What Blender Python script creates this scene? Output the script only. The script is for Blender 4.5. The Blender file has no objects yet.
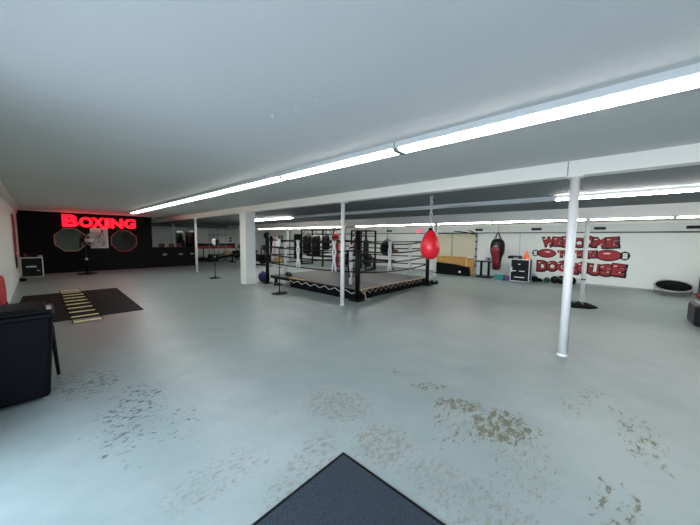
import bpy, bmesh, math, random
from mathutils import Vector, Matrix
random.seed(7)
PI = math.pi
S = bpy.context.scene
C = S.collection

# ------------------------------------------------------------------ materials
def nodes(name):
    m = bpy.data.materials.new(name); m.use_nodes = True
    nt = m.node_tree; b = nt.nodes['Principled BSDF']
    return m, nt, b

def mat(name, col, rough=.5, metal=0., bump=0., bscale=40., var=0., vscale=6., emit=None, estr=0., spec=None, coat=0.):
    m, nt, b = nodes(name)
    b.inputs['Roughness'].default_value = rough
    b.inputs['Metallic'].default_value = metal
    if spec is not None: b.inputs['Specular IOR Level'].default_value = spec
    if coat: b.inputs['Coat Weight'].default_value = coat
    tc = nt.nodes.new('ShaderNodeTexCoord')
    n = nt.nodes.new('ShaderNodeTexNoise'); n.inputs['Scale'].default_value = vscale; n.inputs['Detail'].default_value = 4
    nt.links.new(tc.outputs['Object'], n.inputs['Vector'])
    r = nt.nodes.new('ShaderNodeMix'); r.data_type = 'RGBA'
    v = max(var, .04)
    r.inputs['A'].default_value = (*[c*(1-v) for c in col], 1)
    r.inputs['B'].default_value = (*[min(1, c*(1+v)) for c in col], 1)
    nt.links.new(n.outputs['Fac'], r.inputs['Factor'])
    nt.links.new(r.outputs['Result'], b.inputs['Base Color'])
    if bump:
        n2 = nt.nodes.new('ShaderNodeTexNoise'); n2.inputs['Scale'].default_value = bscale; n2.inputs['Detail'].default_value = 5
        bp = nt.nodes.new('ShaderNodeBump'); bp.inputs['Strength'].default_value = bump; bp.inputs['Distance'].default_value = .01
        nt.links.new(tc.outputs['Object'], n2.inputs['Vector']); nt.links.new(n2.outputs['Fac'], bp.inputs['Height'])
        nt.links.new(bp.outputs['Normal'], b.inputs['Normal'])
    if emit:
        b.inputs['Emission Color'].default_value = (*emit, 1); b.inputs['Emission Strength'].default_value = estr
    return m

WHITE_WALL = mat('painted_plaster', (.70, .74, .70), .6, bump=.25, bscale=90, var=.05, vscale=1.5)
CEIL = mat('ceiling_paint', (.66, .665, .655), .75, bump=.2, bscale=120, var=.06, vscale=.8)
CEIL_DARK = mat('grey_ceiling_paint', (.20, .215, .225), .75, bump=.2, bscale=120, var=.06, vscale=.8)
BEAM = mat('beam_paint', (.88, .84, .77), .5, var=.04, vscale=1.2)
POLE = mat('gloss_white_paint', (.84, .81, .78), .35, var=.03, bump=.1, bscale=20)
COLUMN = mat('column_paint', (.82, .83, .80), .5, var=.05, bump=.2, bscale=60)
BLACKWALL = mat('black_wall_paint', (.0035, .0038, .004), .6, bump=.15, bscale=60, var=.1, spec=.12)
BLACK = mat('black_paint', (.0035, .0035, .004), .45, var=.2, vscale=12, spec=.2)
BLACK_RUB = mat('black_rubber', (.0045, .005, .0055), .75, bump=.3, bscale=150, var=.2, spec=.12)
BLACK_PLAST = mat('black_plastic', (.002, .0022, .0036), .45, bump=.1, bscale=200, spec=.10)
BLACK_LEATHER = mat('black_leather', (.004, .004, .0045), .42, bump=.3, bscale=30, spec=.22)
BLACK_CLOTH = mat('black_cloth', (.004, .0043, .005), .9, bump=.3, bscale=80, spec=.1)
STEEL = mat('dull_steel', (.45, .46, .46), .35, metal=.9)
GREYMET = mat('grey_metal', (.30, .32, .32), .45, metal=.3)
CHAINM = mat('chain_steel', (.72, .73, .73), .4, metal=.4)
ALU = mat('aluminium', (.68, .70, .70), .35, metal=.5)
RED_LEATHER = mat('red_leather', (.80, .006, .022), .32, bump=.1, bscale=30, var=.05, coat=.3)
DEEPRED = mat('deep_red_leather', (.30, .006, .02), .4, bump=.2, bscale=30, var=.1)
MAROON = mat('maroon_leather', (.10, .006, .012), .4, bump=.2, bscale=30, var=.15)
REDPAINT = mat('red_paint', (.45, .015, .02), .5, var=.1)
GRAFRED = mat('red_spray_paint', (.28, .002, .010), .6, var=.35, vscale=9)
GRAFHI = mat('pale_spray_paint', (.78, .55, .52), .55, var=.2)
WHITEPL = mat('white_plastic', (.80, .80, .79), .45)
WHITECL = mat('white_cloth', (.80, .80, .80), .85, bump=.3, bscale=60)
PINKCL = mat('pink_cloth', (.70, .40, .42), .85, bump=.3, bscale=60)
YELLOW = mat('yellow_plastic', (.62, .36, .03), .45)
PALEYEL = mat('pale_yellow_plastic', (.85, .80, .38), .5, var=.1)
ORANGE = mat('orange_plastic', (.85, .14, .03), .45)
TEAL = mat('teal_plastic', (.02, .20, .19), .5)
PURPLE = mat('purple_plastic', (.13, .03, .22), .5)
GREEN = mat('green_rubber', (.01, .10, .06), .5)
NAVY = mat('navy_cloth', (.02, .022, .11), .7, bump=.2)
TAN = mat('tan_lace', (.42, .33, .24), .8)
WHITELACE = mat('white_lace', (.55, .55, .56), .8)
TANBALL = mat('tan_vinyl', (.50, .42, .25), .4)
CREAMDOOR = mat('cream_door_paint', (.52, .50, .36), .5, var=.05)
PLY = None
LAMPRED = mat('red_lit_acrylic', (.8, .01, .03), .4, emit=(1, .003, .013), estr=3.2)
LAMPPINK = mat('pink_lit_acrylic', (.8, .1, .2), .4, emit=(1, .16, .25), estr=.8)
TUBE = mat('lit_tube', (.9, .9, .9), .4, emit=(1, .985, .955), estr=42)
LENS = mat('lit_diffuser', (.9, .9, .9), .4, emit=(1, .98, .95), estr=18)
TUBE_OFF = mat('unlit_tube', (.82, .84, .82), .3)
FIXT = mat('fixture_enamel', (.74, .74, .72), .4)
MIRROR = mat('mirror_glass', (.055, .055, .042), .06, metal=1.)
SMOKE = mat('dark_mirror_glass', (.03, .033, .03), .06, metal=1.)
PAPER = mat('poster_paper', (.62, .62, .60), .7)
BROWNFR = mat('copper_frame', (.40, .20, .13), .4, metal=.2)
REDFR = mat('red_frame', (.50, .02, .05), .4)
ASPHALT = mat('pavement', (.33, .34, .34), .9, bump=.4, bscale=30, var=.1)

def wood():
    m, nt, b = nodes('plywood')
    tc = nt.nodes.new('ShaderNodeTexCoord'); mp = nt.nodes.new('ShaderNodeMapping'); mp.inputs['Scale'].default_value = (1, 1.2, 6)
    n = nt.nodes.new('ShaderNodeTexNoise'); n.inputs['Scale'].default_value = 3; n.inputs['Detail'].default_value = 8
    cr = nt.nodes.new('ShaderNodeValToRGB')
    cr.color_ramp.elements[0].position = .3; cr.color_ramp.elements[0].color = (.30, .14, .03, 1)
    cr.color_ramp.elements[1].position = .7; cr.color_ramp.elements[1].color = (.52, .32, .09, 1)
    nt.links.new(tc.outputs['Object'], mp.inputs['Vector']); nt.links.new(mp.outputs['Vector'], n.inputs['Vector'])
    nt.links.new(n.outputs['Fac'], cr.inputs['Fac']); nt.links.new(cr.outputs['Color'], b.inputs['Base Color'])
    b.inputs['Roughness'].default_value = .6
    return m
PLY = wood()

def math_node(nt, op, a, b=None, clamp=False):
    n = nt.nodes.new('ShaderNodeMath'); n.operation = op; n.use_clamp = clamp
    for i, v in enumerate((a, b)):
        if v is None: continue
        if hasattr(v, 'is_output'): nt.links.new(v, n.inputs[i])
        else: n.inputs[i].default_value = v
    return n.outputs[0]

def floor_material():
    """painted concrete; the grey-blue paint has worn through in patches of its own"""
    m, nt, b = nodes('worn_floor_paint')
    geo = nt.nodes.new('ShaderNodeNewGeometry'); P = geo.outputs['Position']
    def noise(scale, detail=6, rough=.55, vec=P, dist=0.):
        n = nt.nodes.new('ShaderNodeTexNoise'); n.inputs['Scale'].default_value = scale
        n.inputs['Detail'].default_value = detail; n.inputs['Roughness'].default_value = rough; n.inputs['Distortion'].default_value = dist
        nt.links.new(vec, n.inputs['Vector']); return n.outputs['Fac']
    def mix(f, a, c):
        r = nt.nodes.new('ShaderNodeMix'); r.data_type = 'RGBA'
        for k, v in (('Factor', f), ('A', a), ('B', c)):
            if hasattr(v, 'is_output'): nt.links.new(v, r.inputs[k])
            else: r.inputs[k].default_value = v
        return r.outputs['Result']
    def ramp(f, lo, hi):
        r = nt.nodes.new('ShaderNodeMapRange'); r.inputs['From Min'].default_value = lo; r.inputs['From Max'].default_value = hi
        nt.links.new(f, r.inputs['Value']); return r.outputs['Result']
    base = mix(ramp(noise(.55, 5), .35, .65), (.172, .218, .214, 1), (.208, .258, .25, 1))
    base = mix(math_node(nt, 'MULTIPLY', ramp(noise(2.6, 3, .5), .4, .8), .4), base, (.29, .32, .32, 1))
    base = mix(math_node(nt, 'MULTIPLY', ramp(noise(5, 9, .75), .5, .9), .45), base, (.15, .17, .17, 1))
    # worn areas: x, y, radius x, radius y, strength, turned by
    olive = [(2.70, .62, .36, .28, .70, -.6), (2.76, 1.02, .30, .13, .72, -.9), (2.88, 1.40, .28, .10, .62, -.9), (3.0, 1.75, .35, .10, .5, -.8),
             (2.3, -.15, .35, .16, .56, 0), (3.4, -.3, .6, .2, .52, .2), (3.7, .10, .7, .16, .48, -.3), (2.45, .9, .4, .3, .50, 0)]
    grey = [(1.93, 1.90, .34, .46, .66, .3), (1.80, 1.25, .30, .32, .68, 0), (1.2, 1.5, .6, .22, .60, .4), (.75, 1.9, .5, .25, .55, 0),
            (2.3, .35, .5, .3, .55, 0), (1.75, .55, .3, .7, .60, 0), (1.45, 2.1, .5, .3, .42, 0)]
    slate = [(.52, 3.25, .30, .75, .60, -.25), (.30, 4.25, .35, .5, .60, 0), (.75, 2.7, .3, .3, .5, 0)]
    def area(lst):
        out = None
        for (x, y, rx, ry, s, a) in lst:
            mp = nt.nodes.new('ShaderNodeMapping'); mp.vector_type = 'TEXTURE'
            mp.inputs['Location'].default_value = (x, y, 0); mp.inputs['Rotation'].default_value = (0, 0, a); mp.inputs['Scale'].default_value = (rx*1.7, ry*1.7, 1)
            nt.links.new(P, mp.inputs['Vector'])
            L = nt.nodes.new('ShaderNodeVectorMath'); L.operation = 'LENGTH'; nt.links.new(mp.outputs['Vector'], L.inputs[0])
            g = math_node(nt, 'MULTIPLY', math_node(nt, 'SUBTRACT', 1., L.outputs['Value'], True), s*1.5)
            g = math_node(nt, 'MINIMUM', g, s)
            out = g if out is None else math_node(nt, 'MAXIMUM', out, g)
        return out
    mp = nt.nodes.new('ShaderNodeMapping'); mp.inputs['Rotation'].default_value = (0, 0, .8); mp.inputs['Scale'].default_value = (1, 1.9, 1)
    nt.links.new(P, mp.inputs['Vector'])
    fine = noise(10, 10, .80, mp.outputs['Vector'], .5)
    finer = noise(17, 10, .82, mp.outputs['Vector'], .3)
    def chips(lst, f, lo):
        v = math_node(nt, 'ADD', math_node(nt, 'MULTIPLY', area(lst), .34), f)
        return ramp(v, lo, lo+.025)
    c1 = chips(olive, fine, .715); c2 = chips(grey, finer, .715); c3 = chips(slate, noise(13, 9, .72, mp.outputs['Vector'], .4), .735)
    # faint chips everywhere
    c4 = ramp(noise(11, 9, .74, mp.outputs['Vector'], .5), .70, .73)
    worn = noise(3, 5, .6)
    col = mix(math_node(nt, 'MULTIPLY', c4, .5), base, (.11, .115, .105, 1))
    col = mix(math_node(nt, 'MULTIPLY', c2, .75), col, mix(worn, (.13, .12, .10, 1), (.19, .18, .15, 1)))
    col = mix(math_node(nt, 'MULTIPLY', c1, .95), col, mix(worn, (.075, .07, .045, 1), (.13, .12, .08, 1)))
    col = mix(math_node(nt, 'MULTIPLY', c3, .9), col, (.055, .07, .072, 1))
    nt.links.new(col, b.inputs['Base Color'])
    allc = math_node(nt, 'MAXIMUM', math_node(nt, 'MAXIMUM', c1, c3), c2)
    rr = math_node(nt, 'ADD', ramp(noise(1.3, 6, .6), -.1, 1.6), 0.)
    rr = math_node(nt, 'ADD', math_node(nt, 'MULTIPLY', rr, .20), .31)
    rr = math_node(nt, 'ADD', rr, math_node(nt, 'MULTIPLY', allc, .3), True)
    nt.links.new(rr, b.inputs['Roughness'])
    b.inputs['Specular IOR Level'].default_value = .5
    bp = nt.nodes.new('ShaderNodeBump'); bp.inputs['Strength'].default_value = .25; bp.inputs['Distance'].default_value = .004
    h = math_node(nt, 'SUBTRACT', noise(14, 6, .6), math_node(nt, 'MULTIPLY', allc, .6))
    nt.links.new(h, bp.inputs['Height']); nt.links.new(bp.outputs['Normal'], b.inputs['Normal'])
    return m
FLOOR = floor_material()

def carpet_material():
    m, nt, b = nodes('entrance_carpet')
    tc = nt.nodes.new('ShaderNodeTexCoord')
    n = nt.nodes.new('ShaderNodeTexNoise'); n.inputs['Scale'].default_value = 170; n.inputs['Detail'].default_value = 3
    cr = nt.nodes.new('ShaderNodeValToRGB')
    cr.color_ramp.elements[0].position = .38; cr.color_ramp.elements[0].color = (.003, .006, .010, 1)
    cr.color_ramp.elements[1].position = .66; cr.color_ramp.elements[1].color = (.020, .036, .052, 1)
    nt.links.new(tc.outputs['Object'], n.inputs['Vector']); nt.links.new(n.outputs['Fac'], cr.inputs['Fac'])
    nt.links.new(cr.outputs['Color'], b.inputs['Base Color']); b.inputs['Roughness'].default_value = .95
    bp = nt.nodes.new('ShaderNodeBump'); bp.inputs['Strength'].default_value = .8; bp.inputs['Distance'].default_value = .006
    nt.links.new(n.outputs['Fac'], bp.inputs['Height']); nt.links.new(bp.outputs['Normal'], b.inputs['Normal'])
    return m
CARPET = carpet_material()

def block_wall():
    m, nt, b = nodes('painted_block')
    tc = nt.nodes.new('ShaderNodeTexCoord'); mp = nt.nodes.new('ShaderNodeMapping'); mp.inputs['Rotation'].default_value = (PI/2, 0, 0)
    br = nt.nodes.new('ShaderNodeTexBrick'); br.inputs['Color1'].default_value = (.60, .63, .60, 1); br.inputs['Color2'].default_value = (.65, .68, .65, 1)
    br.inputs['Mortar'].default_value = (.42, .45, .43, 1); br.inputs['Scale'].default_value = 1; br.inputs['Brick Width'].default_value = .4
    br.inputs['Row Height'].default_value = .2; br.inputs['Mortar Size'].default_value = .008
    nt.links.new(tc.outputs['Object'], mp.inputs['Vector']); nt.links.new(mp.outputs['Vector'], br.inputs['Vector'])
    nt.links.new(br.outputs['Color'], b.inputs['Base Color']); b.inputs['Roughness'].default_value = .6
    return m
BLOCK = block_wall()

# ------------------------------------------------------------------ mesh builder
class MB:
    def __init__(s): s.bm = bmesh.new()
    def _xf(s, vs, M):
        for v in vs: v.co = M @ v.co
    def box(s, c, d, rot=None, bev=0., taper=None):
        r = bmesh.ops.create_cube(s.bm, size=1); vs = r['verts']
        for v in vs:
            t = 1.
            if taper and v.co.z < 0: v.co.x *= taper[0]; v.co.y *= taper[1]
            v.co = Vector((v.co.x*d[0], v.co.y*d[1], v.co.z*d[2]))
        if bev:
            es = list({e for v in vs for e in v.link_edges})
            rr = bmesh.ops.bevel(s.bm, geom=es, offset=bev, segments=2, affect='EDGES', profile=.5)
            vs = list({v for f in rr['faces'] for v in f.verts} | {v for v in vs if v.is_valid})
            seen = set(vs); st = list(vs)
            while st:
                v = st.pop()
                for e in v.link_edges:
                    o = e.other_vert(v)
                    if o not in seen: seen.add(o); st.append(o)
            vs = list(seen)
        M = Matrix.Translation(Vector(c))
        if rot: M = M @ (rot if isinstance(rot, Matrix) else Matrix.Rotation(rot[2], 4, 'Z') @ Matrix.Rotation(rot[1], 4, 'Y') @ Matrix.Rotation(rot[0], 4, 'X'))
        s._xf(vs, M); return s
    def cyl(s, p0, p1, r0, r1=None, seg=16):
        r1 = r0 if r1 is None else r1
        p0, p1 = Vector(p0), Vector(p1); d = p1-p0; L = d.length
        r = bmesh.ops.create_cone(s.bm, cap_ends=True, segments=seg, radius1=r0, radius2=r1, depth=L)
        M = Matrix.Translation((p0+p1)/2) @ d.to_track_quat('Z', 'Y').to_matrix().to_4x4()
        s._xf(r['verts'], M)
        for f in {f for v in r['verts'] for f in v.link_faces}:
            if len(f.verts) == 4: f.smooth = True
        return s
    def tube(s, pts, r, seg=8, closed=False):
        pts = [Vector(p) for p in pts]; n = len(pts); rings = []
        up = Vector((0, 0, 1))
        for i, p in enumerate(pts):
            a = pts[(i-1) % n] if (closed or i > 0) else p; b = pts[(i+1) % n] if (closed or i < n-1) else p
            t = (b-a).normalized(); u = up if abs(t.dot(up)) < .95 else Vector((1, 0, 0))
            x = t.cross(u).normalized(); y = x.cross(t).normalized()
            rr = r[i] if isinstance(r, (list, tuple)) else r
            rings.append([s.bm.verts.new(p + (x*math.cos(k*2*PI/seg) + y*math.sin(k*2*PI/seg))*rr) for k in range(seg)])
        for i in range(n if closed else n-1):
            A, B = rings[i], rings[(i+1) % n]
            for k in range(seg):
                f = s.bm.faces.new((A[k], A[(k+1) % seg], B[(k+1) % seg], B[k])); f.smooth = True
        if not closed:
            s.bm.faces.new(rings[0][::-1]); s.bm.faces.new(rings[-1])
        return s
    def lathe(s, prof, c=(0, 0, 0), seg=28, M=None, caps=True, sx=1., sy=1.):
        rings = []
        for (r, z) in prof:
            rings.append([s.bm.verts.new((r*sx*math.cos(k*2*PI/seg), r*sy*math.sin(k*2*PI/seg), z)) for k in range(seg)])
        for A, B in zip(rings, rings[1:]):
            for k in range(seg):
                f = s.bm.faces.new((A[k], A[(k+1) % seg], B[(k+1) % seg], B[k])); f.smooth = True
        if caps:
            s.bm.faces.new(rings[0][::-1]); s.bm.faces.new(rings[-1])
        X = Matrix.Translation(Vector(c)) @ (M or Matrix())
        s._xf([v for q in rings for v in q], X); return s
    def ball(s, c, r, sc=(1, 1, 1), M=None, seg=18):
        q = bmesh.ops.create_uvsphere(s.bm, u_segments=seg, v_segments=max(8, seg*2//3), radius=r)
        X = Matrix.Translation(Vector(c)) @ (M or Matrix()) @ Matrix.Diagonal((*sc, 1))
        s._xf(q['verts'], X)
        for f in {f for v in q['verts'] for f in v.link_faces}: f.smooth = True
        return s
    def prism(s, poly, depth, M=None):
        """poly in local xz plane, thickness along local y from 0 to depth"""
        a = [s.bm.verts.new((x, 0, z)) for x, z in poly]; b = [s.bm.verts.new((x, depth, z)) for x, z in poly]
        s.bm.faces.new(a); s.bm.faces.new(b[::-1]); n = len(poly)
        for i in range(n): s.bm.faces.new((a[i], b[i], b[(i+1) % n], a[(i+1) % n]))
        if M: s._xf(a+b, M)
        return s
    def ring(s, poly, inner, depth, M=None):
        n = len(poly); V = [[s.bm.verts.new((x, y, z)) for x, z in q] for q in (poly, inner) for y in (0, depth)]
        o0, o1, i0, i1 = V
        for k in range(n):
            j = (k+1) % n
            for q in ((o0[k], o0[j], i0[j], i0[k]), (o1[j], o1[k], i1[k], i1[j]), (o0[j], o0[k], o1[k], o1[j]), (i0[k], i0[j], i1[j], i1[k])): s.bm.faces.new(q)
        if M: s._xf([v for q in V for v in q], M)
        return s
    def build(s, name, m, parent=None, loc=None):
        bmesh.ops.recalc_face_normals(s.bm, faces=s.bm.faces)
        me = bpy.data.meshes.new(name); s.bm.to_mesh(me); s.bm.free(); me.materials.append(m)
        o = bpy.data.objects.new(name, me); C.objects.link(o)
        if parent: o.parent = parent
        if loc: o.location = loc
        return o

def text_mb(txt, w, h, depth, M, offset=.03, shear=0., wob=0., into=None):
    """lettering as flat raised shapes fitted to w x h, in the local xz plane facing -y"""
    cu = bpy.data.curves.new('lettering', 'FONT'); cu.body = txt; cu.offset = offset; cu.extrude = .01; cu.shear = shear; cu.space_character = 1+offset*1.6
    cu.resolution_u = 4
    o = bpy.data.objects.new('lettering', cu); C.objects.link(o)
    dg = bpy.context.evaluated_depsgraph_get()
    me = bpy.data.meshes.new_from_object(o.evaluated_get(dg))
    bpy.data.objects.remove(o); bpy.data.curves.remove(cu)
    mb = into or MB(); n0 = len(mb.bm.verts); mb.bm.from_mesh(me); bpy.data.meshes.remove(me)
    mb.bm.verts.ensure_lookup_table(); new = mb.bm.verts[n0:]
    xs = [v.co.x for v in new]; ys = [v.co.y for v in new]
    x0, x1, y0, y1 = min(xs), max(xs), min(ys), max(ys)
    for v in new:
        x = (v.co.x-x0)/(x1-x0); y = (v.co.y-y0)/(y1-y0)
        zz = y*h + (wob*math.sin(x*19)*h if wob else 0)
        v.co = M @ Vector((x*w, (0 if v.co.z > 0 else depth), zz))
    return mb

def tag(o, label=None, cat=None, group=None, kind=None):
    if label: o['label'] = label
    if cat: o['category'] = cat
    if group: o['group'] = group
    if kind: o['kind'] = kind
    return o
def thing(name, label, cat, loc=(0, 0, 0), rz=0., group=None):
    o = bpy.data.objects.new(name, None); C.objects.link(o); o.location = loc; o.rotation_euler = (0, 0, rz)
    o.empty_display_size = .1
    return tag(o, label, cat, group)
def struct(name, mb, m, parent=None):
    o = mb.build(name, m, parent)
    if not parent: o['kind'] = 'structure'
    return o
def dup(root, loc, rz=None, label=None):
    r = root.copy(); C.objects.link(r); r.location = loc
    if rz is not None: r.rotation_euler = (0, 0, rz)
    if label: r['label'] = label
    for ch in list(root.children):
        c = ch.copy(); C.objects.link(c); c.parent = r
        for g in list(ch.children):
            d = g.copy(); C.objects.link(d); d.parent = c
    return r
RX, RY, RZ = (lambda a: Matrix.Rotation(a, 4, 'X')), (lambda a: Matrix.Rotation(a, 4, 'Y')), (lambda a: Matrix.Rotation(a, 4, 'Z'))
T = lambda *p: Matrix.Translation(Vector(p))
WALLX = T(0, 0, 0) @ RZ(-PI/2)      # local x runs towards -Y, local -y faces -X (right wall, seen from the room)

# ------------------------------------------------------------------ room shell
XL, XR, YB, YF, YN = -.55, 14.0, 18.0, 22.5, -5.0
Z1, Z2, Z3 = 2.74, 2.56, 2.38
struct('floor', MB().box(((XL+XR)/2, (YN+YF)/2, -.1), (XR-XL+.6, YF-YN+.6, .2)), FLOOR)
struct('ceiling', MB().box(((XL-.2+5.03)/2, (YN+YF)/2, Z1+.1), (5.03-XL+.2, YF-YN+.4, .2)), CEIL)
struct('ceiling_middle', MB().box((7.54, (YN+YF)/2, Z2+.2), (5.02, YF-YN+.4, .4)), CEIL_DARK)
struct('ceiling_right', MB().box((12.1, (YN+YF)/2, Z3+.3), (4.1, YF-YN+.4, .6)), mat('warm_ceiling_paint', (.52, .50, .48), .7, var=.05, vscale=.8))
struct('trim_1', MB().box((5.03, (YN+YF)/2, 2.645), (.20, YF-YN, .21)), BEAM)
struct('beam_seam', MB().box((4.928, .47, 2.645), (.004, .012, .2)), GREYMET, bpy.data.objects['trim_1'])
struct('trim_2', MB().box((10.05, (YN+YF)/2, 2.43), (.20, YF-YN, .30)), BEAM)
# left wall with the glazed entrance behind the photographer
DY0, DY1, DZ = -2.6, 3.3, 2.40
lw = MB().box((XL-.1, (DY1+YF)/2, Z1/2), (.2, YF-DY1, Z1)).box((XL-.1, (YN+DY0)/2, Z1/2), (.2, DY0-YN, Z1)).box((XL-.1, (DY0+DY1)/2, (DZ+Z1)/2), (.2, DY1-DY0, Z1-DZ))
struct('wall_left', lw, WHITE_WALL)
wd = struct('window_1', MB().box((XL-.1, DY0+.04, DZ/2), (.12, .08, DZ)).box((XL-.1, DY1-.04, DZ/2), (.12, .08, DZ)).box((XL-.1, (DY0+DY1)/2, DZ-.04), (.12, DY1-DY0, .08))
            .box((XL-.1, -.7, DZ/2), (.10, .08, DZ)).box((XL-.1, 1.3, DZ/2), (.10, .08, DZ)), ALU)
struct('wall_right', MB().box((XR+.1, (YN+YF)/2, 1.35), (.2, YF-YN+.4, 2.7)), WHITE_WALL)
struct('wall_front', MB().box((6.7, YN-.1, 1.37), (15, .2, 2.74)), WHITE_WALL)
struct('wall_back', MB().box(((XL+4.1)/2, YB+.1, Z1/2), (4.1-XL, .2, Z1)), BLACKWALL)
struct('wall_far', MB().box((9.0, YF+.1, 1.37), (10.2, .2, 2.74)), BLOCK)
struct('wall_far_side', MB().box((4.0, (YB+.2+YF)/2, 1.37), (.2, YF-YB-.2, 2.74)), WHITE_WALL)
hw = struct('wall_half', MB().box((5.21, YB+.08, .53), (2.2, .14, 1.06)).box((5.21, YB+.08, 1.075), (2.24, .2, .03)), BLACKWALL)
for x in (4.66, 5.45, 6.05):
    q = MB()
    for i in range(6): q.box((x+.10*math.cos(i*PI/3), YB+.005, .69+.05*math.sin(i*PI/3)), (.05, .01, .03))
    q.box((x, YB+.005, .69), (.09, .01, .05)); q.build('emblem', GREYMET, hw)
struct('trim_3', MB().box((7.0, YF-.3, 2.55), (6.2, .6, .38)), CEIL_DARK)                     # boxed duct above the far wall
struct('trim_4', MB().cyl((XL+.03, 3.4, 2.66), (XL+.03, YB, 2.66), .022, seg=10).cyl((XL+.03, 3.4, 2.56), (XL+.03, YB, 2.56), .014, seg=10).box((XL+.05, (YB+3.4)/2, 2.72), (.1, YB-3.4, .03)), BEAM)
struct('trim_5', MB().box(((XL+4.1)/2, YB-.02, 2.71), (4.1-XL, .04, .05)), BEAM)
struct('baseboard_right', MB().box((XR-.01, (YN+YF)/2, .03), (.02, YF-YN, .06)), GREYMET)
struct('trim_6', MB().box((XR-.03, 8.5, 2.34), (.06, 27, .08)), BEAM)
# red and black stripe painted along the far wall
tag(MB().box((8.85, YF-.003, 1.10), (3.9, .006, .19)).build('black_wall_stripe', BLACK), 'black horizontal stripe painted on the white block wall of the far gym', 'painted stripe')
tag(MB().box((8.85, YF-.003, .90), (3.9, .006, .20)).build('red_wall_stripe', REDPAINT), 'red horizontal stripe painted under the black one on the far block wall', 'painted stripe')
struct('ground', MB().box((-9, -1, -.2), (16.4, 30, .2)), ASPHALT)  # unseen pavement outside the entrance, added to bounce daylight indoors

# ------------------------------------------------------------------ poles and column
def pole(x, y, h, label, r=.05):
    t = thing('support_pole', label, 'pole', (x, y, 0), group='round white steel support poles')
    MB().cyl((0, 0, .012), (0, 0, h-.01), r, seg=24).build('shaft', POLE, t)
    MB().cyl((0, 0, 0), (0, 0, .035), r+.012, r+.004, seg=24).build('foot_collar', POLE, t)
    MB().box((0, 0, h-.008), (.17, .17, .014)).build('top_plate', BEAM, t)
    return t
pole(5.03, .39, 2.54, 'nearest round white steel pole standing in front of the graffiti wall', .055)
pole(5.03, 4.82, 2.54, 'round white steel pole directly in front of the boxing ring corner post')
pole(5.03, 14.43, 2.54, 'slim white steel pole beside the white square column, before the black half wall')
p = pole(10.05, .44, 2.28, 'white steel pole with a black heap at its foot, before the graffiti')
MB().cyl((0, 0, .60), (0, 0, .63), .054, seg=24).build('black_band', BLACK, p)
p = pole(10.05, 4.79, 2.28, 'white steel pole behind the red teardrop bag, beside the ring')
MB().cyl((0, 0, .42), (0, 0, .45), .054, seg=24).build('black_band', BLACK, p)
pole(10.05, 14.2, 2.28, 'thin white steel pole seen behind the far left corner of the boxing ring')
pole(6.05, 21.3, 2.54, 'white steel pole rising behind the black half wall')
t = thing('square_column', 'thick white square column between the far gym and the boxing ring', 'column', (5.03, 9.48, 0))
MB().box((0, .03, 1.27), (.37, .42, 2.54), bev=.008).build('shaft', COLUMN, t)
MB().box((0, .03, 2.50), (.40, .45, .05)).build('capital', COLUMN, t)

# ------------------------------------------------------------------ fluorescent lights
def fixture(n, L, lit, wide):
    t = thing('strip_light', '', 'light', (0, 0, 0))
    if wide:
        MB().box((0, L/2, -.03), (.25, L-.02, .06)).build('housing', FIXT, t)
        MB().prism([(-.105, -.058), (-.095, -.085), (.055, -.085), (.068, -.058)], L-.10, T(0, .05, 0)).build('diffuser', LENS, t)
        MB().box((0, .02, -.06), (.20, .03, .06)).build('end_holder', GREYMET, t)
        MB().box((0, L-.02, -.06), (.20, .03, .06)).build('end_holder', GREYMET, t)
        return t
    MB().box((0, L/2, -.025), (.085, L-.01, .05)).build('housing', FIXT, t)
    MB().box((0, .025, -.055), (.11, .05, .05)).build('end_holder', FIXT, t)
    MB().box((0, L-.025, -.055), (.11, .05, .05)).build('end_holder', FIXT, t)
    for s in (-1, 1):
        MB().cyl((s*.032, .04, -.072), (s*.032, L-.04, -.072), .017, seg=10).build('tube', TUBE if lit else TUBE_OFF, t)
    return t
def strip(x, z, y0, L, flags, where, group, wide=True):
    lab = ['nearest the camera'] 
    protos = {}
    for k, f in enumerate(flags):
        if f is None: continue
        if f in protos: t = dup(protos[f], (x, y0+L*k, z))
        else:
            t = fixture('', L, f, wide); t.location = (x, y0+L*k, z); protos[f] = t
        t['label'] = where(k, f); t['group'] = group
ords = ['first', 'second', 'third', 'fourth', 'fifth', 'sixth', 'seventh', 'eighth', 'ninth', 'tenth', 'eleventh', 'twelfth']
strip(2.88, Z1, -2.69, 2.27, [1]*8,
      lambda k, f: ['lit fluorescent fixture of the front row, beyond the right edge of the photo', 'largest lit fluorescent fixture, nearest the camera in the front row',
                    'second largest lit fluorescent fixture in the front row over the floor'][k] if k < 3 else
      f'lit fluorescent fixture, {ords[k-1]} from the camera in the front row', 'lit fluorescent fixtures of the front row')
strip(7.1, Z2, -3.50, 2.19, [1, 1, 0, 0, 0, 0, 1, 1],
      lambda k, f: ('lit' if f else 'unlit') + f' fluorescent fixture on the middle ceiling, ' +
      ['outside the photo', 'right of the nearest pole', 'just left of the nearest pole', 'above the garage door', 'behind the chain of the red bag',
       'above the ring beside the pole', 'nearer one left of the ring', 'right beside the square column'][k], 'fluorescent fixtures of the middle row', False)
strip(11.2, Z3, -3.46, 2.21, [1, 1, 1, 1, 1, 1],
      lambda k, f: 'lit fluorescent fixture of the rear row, ' + ['at the right edge of the photo', 'over the right end of the graffiti', 'over the left end of the graffiti', 'above the heavy bag and case',
       'above the garage door', 'above the black ball bag'][k], 'lit fluorescent fixtures of the rear row', False)
strip(11.2, Z3, 10.6, 2.21, [1, 1, 1, 1],
      lambda k, f: 'lit fluorescent fixture of the rear row, ' + ['above the black power rack', 'left of the one over the power rack', 'above the pale towels', 'last one, right beside the square column'][k], 'lit fluorescent fixtures of the rear row', False)
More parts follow.
